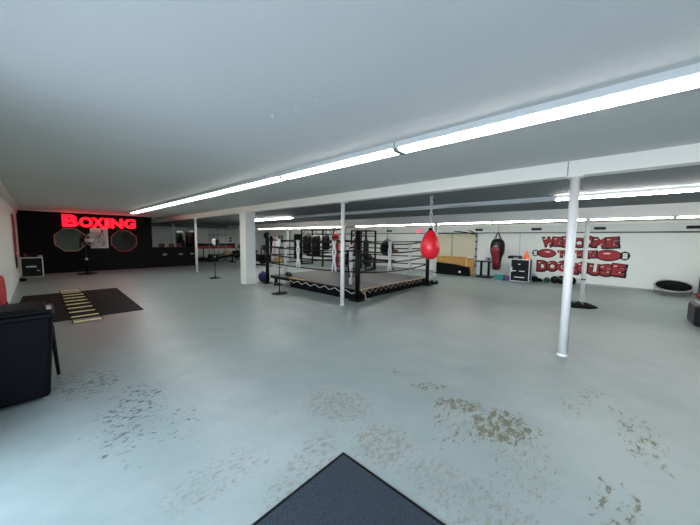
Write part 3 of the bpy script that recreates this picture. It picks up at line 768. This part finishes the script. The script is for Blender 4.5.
for (x, lab) in ((4.55, 'small dark red pad standing on the half wall, left one'), (5.02, 'dark red pad on the half wall beside the white pole'), (5.4, 'dark red pad on the half wall next to the punching dummy')):
    t = thing('kick_pad', lab, 'pad', (x, YB+.08, 1.09), group='red pads on the half wall')
    MB().box((0, 0, .10), (.26, .12, .20), bev=.03).build('pad', MAROON, t)
    MB().box((0, .07, .10), (.12, .02, .05)).build('strap', BLACK, t)
def rower(x, y, rz, lab, s=1.):
    t = thing('rowing_machine', lab, 'exercise machine', (x, y, 0), rz)
    MB().box((0, 0, .28), (1.9*s, .16, .14), rot=(0, .14, 0)).build('rail', BLACK, t)
    MB().box((.35, 0, .42), (.30, .30, .07), bev=.03).build('seat', BLACK_LEATHER, t)
    MB().cyl((-.85, -.08, .42), (-.85, .08, .42), .30, seg=26).build('flywheel', BLACK, t)
    MB().box((-.62, 0, .52), (.10, .34, .30), rot=(0, .5, 0)).build('footrest', BLACK, t)
    MB().tube([(-.85, 0, .5), (-.80, 0, .85), (-.62, 0, 1.02)], .028, 8).build('monitor_arm', BLACK, t)
    MB().box((-.58, 0, 1.05), (.05, .24, .17), bev=.01).build('monitor', BLACK, t)
    MB().box((-.85, 0, .04), (.10, .6, .08)).build('foot', BLACK, t)
    MB().box((.85, 0, .11), (.08, .5, .22)).build('foot', BLACK, t)
    return t
rower(9.25, 20.75, PI, 'long black rowing machine in the far gym before the striped wall', .8)
t = thing('incline_bench', 'black incline bench in the far gym just left of the square column', 'bench', (9.30, 19.0, 0), .2)
MB().box((-.25, 0, .48), (.60, .30, .10), bev=.03).box((.32, 0, .78), (.80, .30, .10), bev=.03, rot=(0, -.9, 0)).build('pad', BLACK_LEATHER, t)
for q in (-.45, .45): MB().box((q, 0, .23), (.07, .07, .46)).box((q, 0, .03), (.07, .6, .06)).build('leg', BLACK, t)
MB().cyl((.55, -.55, 1.02), (.55, .55, 1.02), .015, seg=8).build('bar', STEEL, t)
for q in (-.42, .42): MB().cyl((.55, q-.03, 1.02), (.55, q+.03, 1.02), .19, seg=20).build('plate', BLACK_RUB, t)
for q in (-.3, .3): MB().box((.6, q, .5), (.06, .06, 1.0)).build('upright', BLACK, t)
t = thing('treadmill', 'black treadmill against the far wall beside the slim white pole', 'exercise machine', (7.7, 21.2, 0), -.1)
MB().box((0, 0, .14), (.75, 1.7, .18), bev=.03).build('deck', BLACK, t)
for s in (-1, 1): MB().tube([(s*.34, .6, .2), (s*.34, .72, .8), (s*.34, .62, 1.12)], .035, 8).build('upright', BLACK, t)
MB().box((0, .62, 1.12), (.76, .22, .14), bev=.03, rot=(.4, 0, 0)).build('console', BLACK, t)
t = thing('plyo_crate', 'small black crate with a bright label by the far wall', 'crate', (7.98, 19.9, 0))
MB().box((0, 0, .25), (.50, .45, .50), bev=.01).build('body', BLACK, t)
MB().box((.03, -.23, .36), (.12, .01, .10)).build('label', WHITEPL, t)
t = thing('exercise_ball', 'tan exercise ball resting against the far wall stripes', 'exercise ball', (9.72, 21.5, 0))
b = MB().ball((0, 0, .36), .36, seg=26); b.build('ball', TANBALL, t)
MB().cyl((-.1, -.34, .37), (-.105, -.36, .375), .02, seg=8).build('valve', WHITEPL, t)
t = thing('wall_rig', 'thin dark pull-up rig standing before the far block wall', 'pull-up rig', (9.2, 21.9, 0))
for x in (-.65, .0, .55): MB().cyl((x, 0, 0), (x, 0, 2.34), .022, seg=8).build('upright', GREYMET, t)
MB().cyl((-.65, 0, 1.86), (1.0, 0, 1.86), .022, seg=8).build('bar', GREYMET, t)
MB().cyl((-.3, 0, 1.86), (-.3, 0, .6), .016, seg=8).build('strap', BLACK, t)
for (x, z, lab) in ((10.4, 1.62, 'small black wall lamp on the far wall, upper of the two'), (10.38, 1.40, 'small black wall lamp on the far wall, lower of the two')):
    t = thing('wall_lamp', lab, 'wall lamp', (x, YF, z), group='small lamps on the far wall')
    MB().cyl((0, 0, 0), (0, -.05, 0), .05, seg=14).build('mount', BLACK, t)
    MB().cyl((0, -.05, .02), (0, -.14, -.05), .05, .07, seg=14).build('shade', BLACK, t)
t = thing('exercise_bike', 'black exercise bike seen just right of the square column', 'exercise machine', (9.0, 15.6, 0), .5)
MB().box((0, 0, .04), (.12, 1.0, .07)).box((0, -.45, .03), (.5, .07, .06)).box((0, .45, .03), (.5, .07, .06)).build('base', BLACK, t)
MB().cyl((-.06, -.22, .36), (.06, -.22, .36), .27, seg=24).build('flywheel', BLACK, t)
MB().tube([(0, -.1, .1), (0, .15, .5), (0, .24, .82)], .035, 8).build('seat_post', BLACK, t)
MB().ball((0, .26, .86), .13, (.9, 1.2, .4)).build('saddle', BLACK_LEATHER, t)
MB().tube([(0, -.25, .4), (0, -.36, .9), (0, -.34, 1.1)], .03, 8).tube([(-.22, -.22, 1.14), (-.2, -.38, 1.1), (.2, -.38, 1.1), (.22, -.22, 1.14)], .022, 7).build('handlebar', BLACK, t)
t = thing('weight_bench', 'black bench with a loaded bar in the far gym behind the left post', 'bench', (10.6, 17.9, 0), .3)
MB().box((0, 0, .45), (.3, 1.2, .09), bev=.02).build('pad', BLACK_LEATHER, t)
for s in (-1, 1): MB().box((0, s*.5, .20), (.45, .06, .40)).build('leg', BLACK, t)
MB().cyl((-.7, .45, .95), (.7, .45, .95), .015, seg=8).build('bar', STEEL, t)
for s in (-1, 1):
    MB().cyl((s*.62, .45, .95), (s*.68, .45, .95), .2, seg=20).build('plate', BLACK_RUB, t)
    MB().box((s*.35, .48, .5), (.06, .06, 1.0)).build('upright', BLACK, t)
t = thing('notice_board', 'grey framed notice on the white wall above the pink towel', 'picture', (XR, 20.85, 1.6))
MB().box((-.01, 0, 0), (.02, .85, .5)).build('sheet', GREYMET, t)
MB().ring([(-.45, -.28), (.45, -.28), (.45, .28), (-.45, .28)], [(-.41, -.24), (.41, -.24), (.41, .24), (-.41, .24)], .03, T(-.03, 0, 0) @ RZ(-PI/2)).build('frame', BLACK, t)
d = MB().box((XR-.02, 18.4, 1.0), (.04, .9, 2.0)); dd = struct('door_2', d, BLACK)
MB().box((XR-.05, 18.75, 1.0), (.05, .04, .12)).build('door_handle', STEEL, dd)
MB().box((XR-.045, 18.4, 1.55), (.01, .4, .5)).build('door_window', SMOKE, dd)
tag(MB().cyl((XR-.06, 19.4, 0), (XR-.06, 19.4, 2.34), .05, seg=12).build('drain_pipe', GREYMET), 'grey vertical pipe on the white wall left of the dark door', 'pipe')

# ------------------------------------------------------------------ right wall: pipe, vents, garage door
tag(MB().cyl((XR-.05, -4.9, 2.0), (XR-.05, 16.5, 2.0), .022, seg=8).build('wall_pipe', mat('pipe_paint', (.12, .12, .12), .5)), 'long thin dark pipe running along the white wall above the graffiti', 'pipe')
vl = ['black wall vent at the right edge of the photo', 'black wall vent above the right half of the graffiti', 'black wall vent above the case with the orange cone',
      'black wall vent above the garage door corner', 'small black wall vent above the hanging black ball bag']
for k, (y, w) in enumerate(((-2.02, .40), (.26, .33), (2.24, .36), (4.53, .33), (9.6, .36))):
    t = thing('wall_vent', vl[k], 'vent', (XR, y, 2.15), group='black vents above the wall pipe')
    MB().box((-.012, 0, 0), (.024, w, .10)).build('frame', mat('vent_grey', (.05, .05, .05), .5) if k == 0 else bpy.data.materials['vent_grey'], t)
    g = MB()
    for j in range(4): g.box((-.03, 0, -.036+j*.024), (.012, w-.03, .012), rot=(0, .6, 0))
    g.build('louvre', BLACK, t)
t = thing('exit_lamp', 'small pink-red lit sign box on the wall behind the red teardrop bag', 'sign', (13.9, 7.65, 2.13))
MB().box((.06, 0, 0), (.04, .30, .20)).build('housing', WHITEPL, t)
MB().box((.03, 0, 0), (.02, .28, .18)).build('lit_face', LAMPPINK, t)
gd = struct('door_1', MB().box((XR-.02, 5.65, 1.42), (.04, 2.04, 1.10)), CREAMDOOR)
for z in (.95, 1.23, 1.50, 1.77): MB().box((XR-.045, 5.65, z), (.012, 2.04, .022)).build('panel_rib', CREAMDOOR, gd)
MB().box((XR-.05, 5.78, 1.42), (.02, .07, 1.1)).build('stile', GREYMET, gd)
MB().box((XR-.05, 4.60, 1.0), (.08, .05, 2.0)).build('track', GREYMET, gd)
for z in (.45, .9, 1.25, 1.6, 1.85): MB().box((XR-.10, 4.60, z), (.05, .09, .06)).build('track_roller', BLACK, gd)
MB().tube([(13.90, 4.6, 1.92), (13.2, 4.9, 2.02), (12.6, 5.15, 2.06)], .02, 6).tube([(13.90, 4.6, 1.97), (13.3, 4.75, 2.12)], .018, 6).build('spring_arm', BLACK, gd)
MB().cyl((XR-.1, 4.55, 2.0), (XR-.1, 6.7, 2.0), .02, seg=8).build('spring_shaft', BLACK, gd)
t = thing('plywood_sheet', 'orange plywood sheets covering the foot of the cream garage door', 'plywood', (13.88, 5.62, 0))
MB().box((0, .2, .43), (.03, 1.65, .86)).box((-.03, -.80, .41), (.03, .36, .82)).build('board', PLY, t)
MB().box((-.05, -.62, .41), (.02, .05, .80)).build('batten', mat('pale_wood', (.62, .45, .26), .6), t)
t = thing('folded_mat', 'black folded mat leaning on the plywood under the garage door', 'mat', (13.35, 5.50, 0))
MB().prism([(-.80, 0), (.85, 0), (.80, .40), (.1, .50), (-.78, .56)], .30, T(0, 0, 0) @ RZ(-PI/2) @ T(0, -.15, 0)).build('folds', BLACK_CLOTH, t)
MB().box((-.16, -.45, .18), (.02, .08, .08)).build('tag', WHITEPL, t)

# ------------------------------------------------------------------ along the right wall
t = thing('side_table', 'small black table left of the hanging heavy bag', 'table', (13.45, 4.02, 0))
MB().box((0, 0, .72), (.45, .72, .05), bev=.01).build('top', BLACK, t)
for s in (-1, 1):
    MB().box((0, s*.16, .37), (.10, .08, .68)).build('leg', BLACK, t)
MB().box((0, 0, .03), (.5, .62, .05), bev=.01).build('foot', BLACK, t)
t = thing('speaker_box', 'small grey box standing on the black table', 'box', (13.5, 3.86, .745))
MB().box((0, 0, .08), (.2, .30, .16), bev=.01).build('body', GREYMET, t)
MB().cyl((-.10, 0, .08), (-.11, 0, .08), .05, seg=16).build('grille', BLACK, t)
t = thing('bowling_heavy_bag', 'maroon and black shaped heavy bag hanging before the white wall', 'punch bag', (12.95, 3.42, 0))
t.name = 'shaped_heavy_bag'
MB().lathe([(.06, .42), (.13, .44), (.155, .52), (.165, .78), (.19, .95), (.24, 1.08), (.275, 1.25), (.275, 1.50), (.22, 1.66), (.12, 1.72), (.03, 1.74)], seg=30).build('bag', BLACK_LEATHER, t)
MB().lathe([(.163, .45), (.180, .78), (.205, .95), (.255, 1.08), (.287, 1.25), (.286, 1.38)], seg=30, caps=False).build('front_panel', mat('oxblood_leather', (.11, .003, .009), .4, var=.1), t)
def half(o):
    me = o.data; bm = bmesh.new(); bm.from_mesh(me)
    dl = [f for f in bm.faces if f.calc_center_median().x > -.09 or abs(f.calc_center_median().y) > .15]
    bmesh.ops.delete(bm, geom=dl, context='FACES'); bm.to_mesh(me); bm.free()
for ch in t.children:
    if ch.name.startswith('front_panel'): half(ch); md = ch.modifiers.new('thick', 'SOLIDIFY'); md.thickness = .01
MB().box((-.285, 0, 1.42), (.02, .16, .05), bev=.004).build('label_patch', GREYMET, t)
s = MB()
for a in range(4): s.tube([(.18*math.cos(a*PI/2+.8), .18*math.sin(a*PI/2+.8), 1.68), (0, 0, 2.02)], .014, 6)
s.build('straps', BLACK, t)
chain(t, 0, 0, 2.0, Z3, STEEL, lk=.05, r=.006)
for (y, w, h, m, c, ex) in ((3.32, .40, .20, TEAL, 'teal', 'under the heavy bag'), (3.01, .20, .19, PURPLE, 'purple', 'between the teal one and the black case')):
    t = thing('aerobic_step', f'{c} step block on the floor {ex}', 'step block', (13.15, y, 0), group='step blocks by the wall')
    MB().box((0, 0, h-.03), (.36, w, .06), bev=.015).build('top', m, t)
    MB().box((0, 0, (h-.06)/2), (.32, w-.04, h-.06), bev=.01).build('riser', m, t)
t, *_ = case((13.15, 2.55, 0), .5, .68, .93, 'tall black case with white metal edges under the orange cone')
for (y, z, w) in ((.02, .72, .08), (.20, .45, .14), (-.08, .45, .20), (.0, .20, .36)):
    MB().box((-.255, y, z), (.012, w, .035), bev=.003).build('marking', ALU, t)
MB().box((-.255, .28, .5), (.02, .03, .2)).build('handle', ALU, t)
t = thing('card_printer', 'black flat printer lying on top of the tall case', 'printer', (13.12, 2.78, .93))
MB().box((0, 0, .06), (.34, .46, .11), bev=.02).build('body', BLACK, t)
MB().box((-.18, -.08, .04), (.06, .16, .02)).build('tray', WHITEPL, t)
MB().box((0, .02, .125), (.25, .3, .02), bev=.005).build('lid', GREYMET, t)
t = thing('traffic_cone', 'small bright orange cone on top of the tall black case', 'cone', (13.10, 2.38, .93))
MB().box((0, 0, .01), (.26, .26, .02), bev=.005).build('base', ORANGE, t)
MB().lathe([(.115, .02), (.10, .04), (.025, .34), (.018, .345)], seg=24).build('cone', ORANGE, t)
# balls and bags on the floor
t = thing('slam_bag', 'dark sandbag slumped on the floor right of the tall case', 'bag', (13.55, 2.06, 0))
MB().ball((0, .08, .12), .13, (1, 1.0, .95)).ball((0, -.08, .08), .11, (1, 1.3, .72)).build('body', BLACK_CLOTH, t)
MB().tube([(0, .05, .26), (-.03, .1, .32), (0, .2, .28)], .015, 6).build('handle', BLACK_CLOTH, t)
bl = [(1.72, .11, GREEN, 'small dark green medicine ball, leftmost in the row under the graffiti', None),
      (1.46, .145, BLACK_RUB, 'black medicine ball between the small green one and the striped one', None),
      (1.25, .16, BLACK_RUB, 'big black medicine ball with a green stripe left of the near pole', GREEN),
      (.96, .16, BLACK_RUB, 'black medicine ball half hidden behind the near pole under the graffiti', None)]
for (y, r, m, lab, band) in bl:
    t = thing('medicine_ball', lab, 'medicine ball', (13.62, y, 0), 0, 'medicine balls along the wall')
    MB().ball((0, 0, r), r, seg=22).build('ball', m, t)
    MB().lathe([(r*.99, -.025), (r*1.015, -.02), (r*1.015, .02), (r*.99, .025)], c=(0, 0, r), M=RX(.5) @ RY(.4), seg=24, caps=False).build('band', band or BLACK_LEATHER, t)

# trampoline and black boxes at far right
t = thing('mini_trampoline', 'round black mini trampoline with a pale rim tilted against the wall', 'trampoline', (13.35, -1.60, 0))
TM = T(0, 0, .30) @ RY(-.34)
MB().tube([TM @ Vector((.41*math.cos(k*PI/20), .41*math.sin(k*PI/20), 0)) for k in range(40)], .022, 8, True).build('rim', STEEL, t)
MB().lathe([(.385, -.01), (.385, .0), (.38, .01), (.02, .006)], M=TM, seg=40).build('mat', BLACK_CLOTH, t)
for a in range(6):
    q = TM @ Vector((.39*math.cos(a*PI/3+.5), .39*math.sin(a*PI/3+.5), 0))
    zz = TM @ Vector((.39*math.cos(a*PI/3+.5), .39*math.sin(a*PI/3+.5), -.26))
    if zz.z < .0: zz = q + (zz-q)*max(.1, (q.z-.012)/(q.z-zz.z))
    MB().cyl(q, zz, .016, seg=8).build('leg', STEEL, t)
t = thing('floor_speaker', 'black upright box standing by the wall right of the trampoline', 'box', (13.55, -2.42, 0))
MB().box((0, 0, .31), (.45, .50, .62), bev=.02).build('body', BLACK, t)
MB().ball((-.12, .02, .66), .06, (1, 2, .6)).build('lid_handle', BLACK_LEATHER, t)
t = thing('kick_shield', 'dark red pad lying on the floor before the upright black box', 'pad', (13.10, -2.30, 0))
MB().box((0, 0, .09), (.30, .50, .16), bev=.04).build('pad', DEEPRED, t)
MB().tube([(0, -.12, .17), (0, -.06, .21), (0, .06, .21), (0, .12, .17)], .012, 6).build('strap', BLACK, t)
t = thing('plyo_box', 'black soft box with a grey top edge at the right edge of the photo', 'box', (9.0, -1.78, 0))
MB().box((0, 0, .21), (.72, .85, .42), bev=.05).build('body', BLACK_LEATHER, t)
MB().box((0, 0, .425), (.60, .70, .02), bev=.008).build('top_panel', GREYMET, t)

# ------------------------------------------------------------------ graffiti mural on the right wall
mu = thing('graffiti_mural', 'red graffiti reading WELCOME TO THE DOGHOUSE with boxing gloves on the white wall', 'mural', (XR, 0, 0))
def word(txt, y0, w, z0, h, ov=1.04, slope=0.):
    """fat overlapping spray-can letters: black outline, red fill, pale glints"""
    L = txt.replace(' ', ''); wt = {'I': .5, 'W': 1.25, 'M': 1.25}
    units = sum((.5 if c == ' ' else wt.get(c, 1.)) for c in txt); u = w/units; x = 0.
    out, fill, hi = MB(), MB(), MB(); k = 0
    for c in txt:
        if c == ' ': x += .5*u; continue
        cw = wt.get(c, 1.)*u; k += 1
        hh = h*(1+.08*math.sin(k*2.7)); dz = .05*h*math.sin(k*4.1)+slope*x; a = .10*math.sin(k*3.3)
        lw = cw*ov; base = T(-.003-.0014*k, y0, z0) @ WALLX @ T(x+cw/2, 0, dz+hh/2) @ RY(a) @ T(-lw/2, 0, -hh/2)
        e = .10*h+.012
        text_mb(c, lw+2*e, hh+2*e, .0006, base @ T(-e+.012, 0, -e-.018), offset=.11, into=out)
        text_mb(c, lw, hh, .0006, T(-.0007, 0, 0) @ base, offset=.05, into=fill)
        for (px, pz, r_) in ((.20, .80, .16), (.62, .30, .10)):
            n = 10; poly = [(px*lw+r_*lw*math.cos(q*2*PI/n), pz*hh+.045*hh*math.sin(q*2*PI/n)) for q in range(n)]
            hi.prism(poly, .0003, T(-.0011, 0, 0) @ base)
        x += cw
    out.build('outline', BLACK, mu); fill.build('lettering', GRAFRED, mu); tag(hi.build('glint', GRAFHI, mu), kind='stuff')
word('WELCOME', 2.00, 2.26, 1.47, .35)
word('TO THE', 1.46, 1.16, 1.06, .23)
word('DOGHOUSE', 2.12, 2.62, .46, .39, slope=-.012)
def glove(y, z, s, flip):
    f = -1 if flip else 1
    M = T(-.004, y, z) @ WALLX @ Matrix.Diagonal((f, 1, 1, 1))
    body = [(-.30+.42*s*0, 0)]
    def ell(cx, cz, rx, rz, n=20): return [(cx+rx*math.cos(k*2*PI/n), cz+rz*math.sin(k*2*PI/n)) for k in range(n)]
    MB().prism(ell(.06*s, 0, .33*s, .19*s), .003, M).prism(ell(-.33*s, .0, .13*s, .15*s, 8), .003, M).build('glove_outline', BLACK, mu)
    M2 = T(-.003, 0, 0) @ M
    MB().prism(ell(.06*s, .01, .29*s, .155*s), .003, M2).build('glove', GRAFRED, mu)
    M3 = T(-.005, 0, 0) @ M
    MB().prism([(-.39*s, -.09*s), (-.28*s, -.10*s), (-.28*s, .09*s), (-.39*s, .09*s)], .003, M2).build('glove_cuff', PAPER, mu)
    MB().prism(ell(.10*s, .06*s, .10*s, .025*s, 12), .002, M3).build('glove_shine', GRAFHI, mu)
    MB().tube([M @ Vector((.38*s, -.003, -.04*s)), M @ Vector((.45*s, -.003, .10*s)), M @ Vector((.5*s, -.003, -.05*s))], .006, 5).build('lace', BLACK, mu)
glove(1.90, 1.16, .98, False); glove(-.10, 1.16, 1.12, True)
tag(MB().cyl((XR-.012, 2.82, 1.0), (XR-.012, 2.82, 2.0), .008, seg=6).build('wall_cable', GREYMET), 'thin grey cable running down the wall above the tall case', 'cable')

# ------------------------------------------------------------------ pieces that belong to one part of a thing
base = lambda o: o.name.split('.')[0]
for root, part, subs in (('pedestal_fan', 'pole', ('control_box',)), ('pedestal_fan', 'guard', ('blades',)), ('wheeled_bin', 'lid', ('grip_highlight',)), ('wheeled_bin', 'body', ('badge',)),
                         ('teardrop_bag', 'bag', ('cap',)), ('heavy_bag', 'bag', ('band',)), ('shaped_heavy_bag', 'bag', ('front_panel', 'label_patch')), ('flight_case', 'body', ('name_plate', 'sticker', 'marking', 'handle')),
                         ('traffic_cone', 'none', ()), ('punching_dummy', 'torso', ('head',)), ('card_printer', 'body', ('tray', 'lid')), ('support_pole', 'shaft', ('black_band',)), ('medicine_ball', 'ball', ('band',))):
    for r in [o for o in C.objects if o.parent is None and base(o) == root]:
        p = [c for c in r.children if base(c) == part]
        if p:
            for c in list(r.children):
                if base(c) in subs: c.parent = p[0]
posts = [c for c in ring.children if base(c) == 'post']; feet = [c for c in ring.children if base(c) == 'foot_plate']
for f_, p_ in zip(sorted(feet, key=lambda o: o.name), sorted(posts, key=lambda o: o.name)): f_.parent = p_

# ------------------------------------------------------------------ camera
f = 283.0
X = Vector((258.2, 20.5, -f)).normalized(); Y = Vector((-312.5, 27, -f)); Y = (Y - X*X.dot(Y)).normalized(); Z = X.cross(Y)
cam = bpy.data.cameras.new('camera'); co = bpy.data.objects.new('camera', cam); C.objects.link(co)
M = Matrix((X, Y, Z)).to_4x4(); M.translation = Vector((0, 0, 1.65)); co.matrix_world = M
cam.sensor_width = 36; cam.sensor_fit = 'HORIZONTAL'; cam.lens = 36*f/700; cam.clip_start = .05; cam.clip_end = 200
S.camera = co

# ------------------------------------------------------------------ light: overcast daylight through the entrance, plus the tubes
w = bpy.data.worlds.new('sky'); S.world = w; w.use_nodes = True
nt = w.node_tree; bg = nt.nodes['Background']
bg.inputs['Color'].default_value = (.69, .82, 1.0, 1); bg.inputs['Strength'].default_value = 8.5
pl = bpy.data.lights.new('entrance_portal', 'AREA'); pl.shape = 'RECTANGLE'; pl.size = DY1-DY0; pl.size_y = DZ
pl.cycles.is_portal = True
po = bpy.data.objects.new('entrance_portal', pl); C.objects.link(po)
po.location = (XL-.22, (DY0+DY1)/2, DZ/2); po.rotation_euler = (PI/2, 0, -PI/2)

S.view_settings.view_transform = 'Standard'; S.view_settings.look = 'None'; S.view_settings.gamma = 1
S.view_settings.use_curve_mapping = False; S.view_settings.exposure = 0.1
S.cycles.max_bounces = 8; S.cycles.diffuse_bounces = 5; S.cycles.use_denoising = True
S.cycles.sample_clamp_indirect = 6
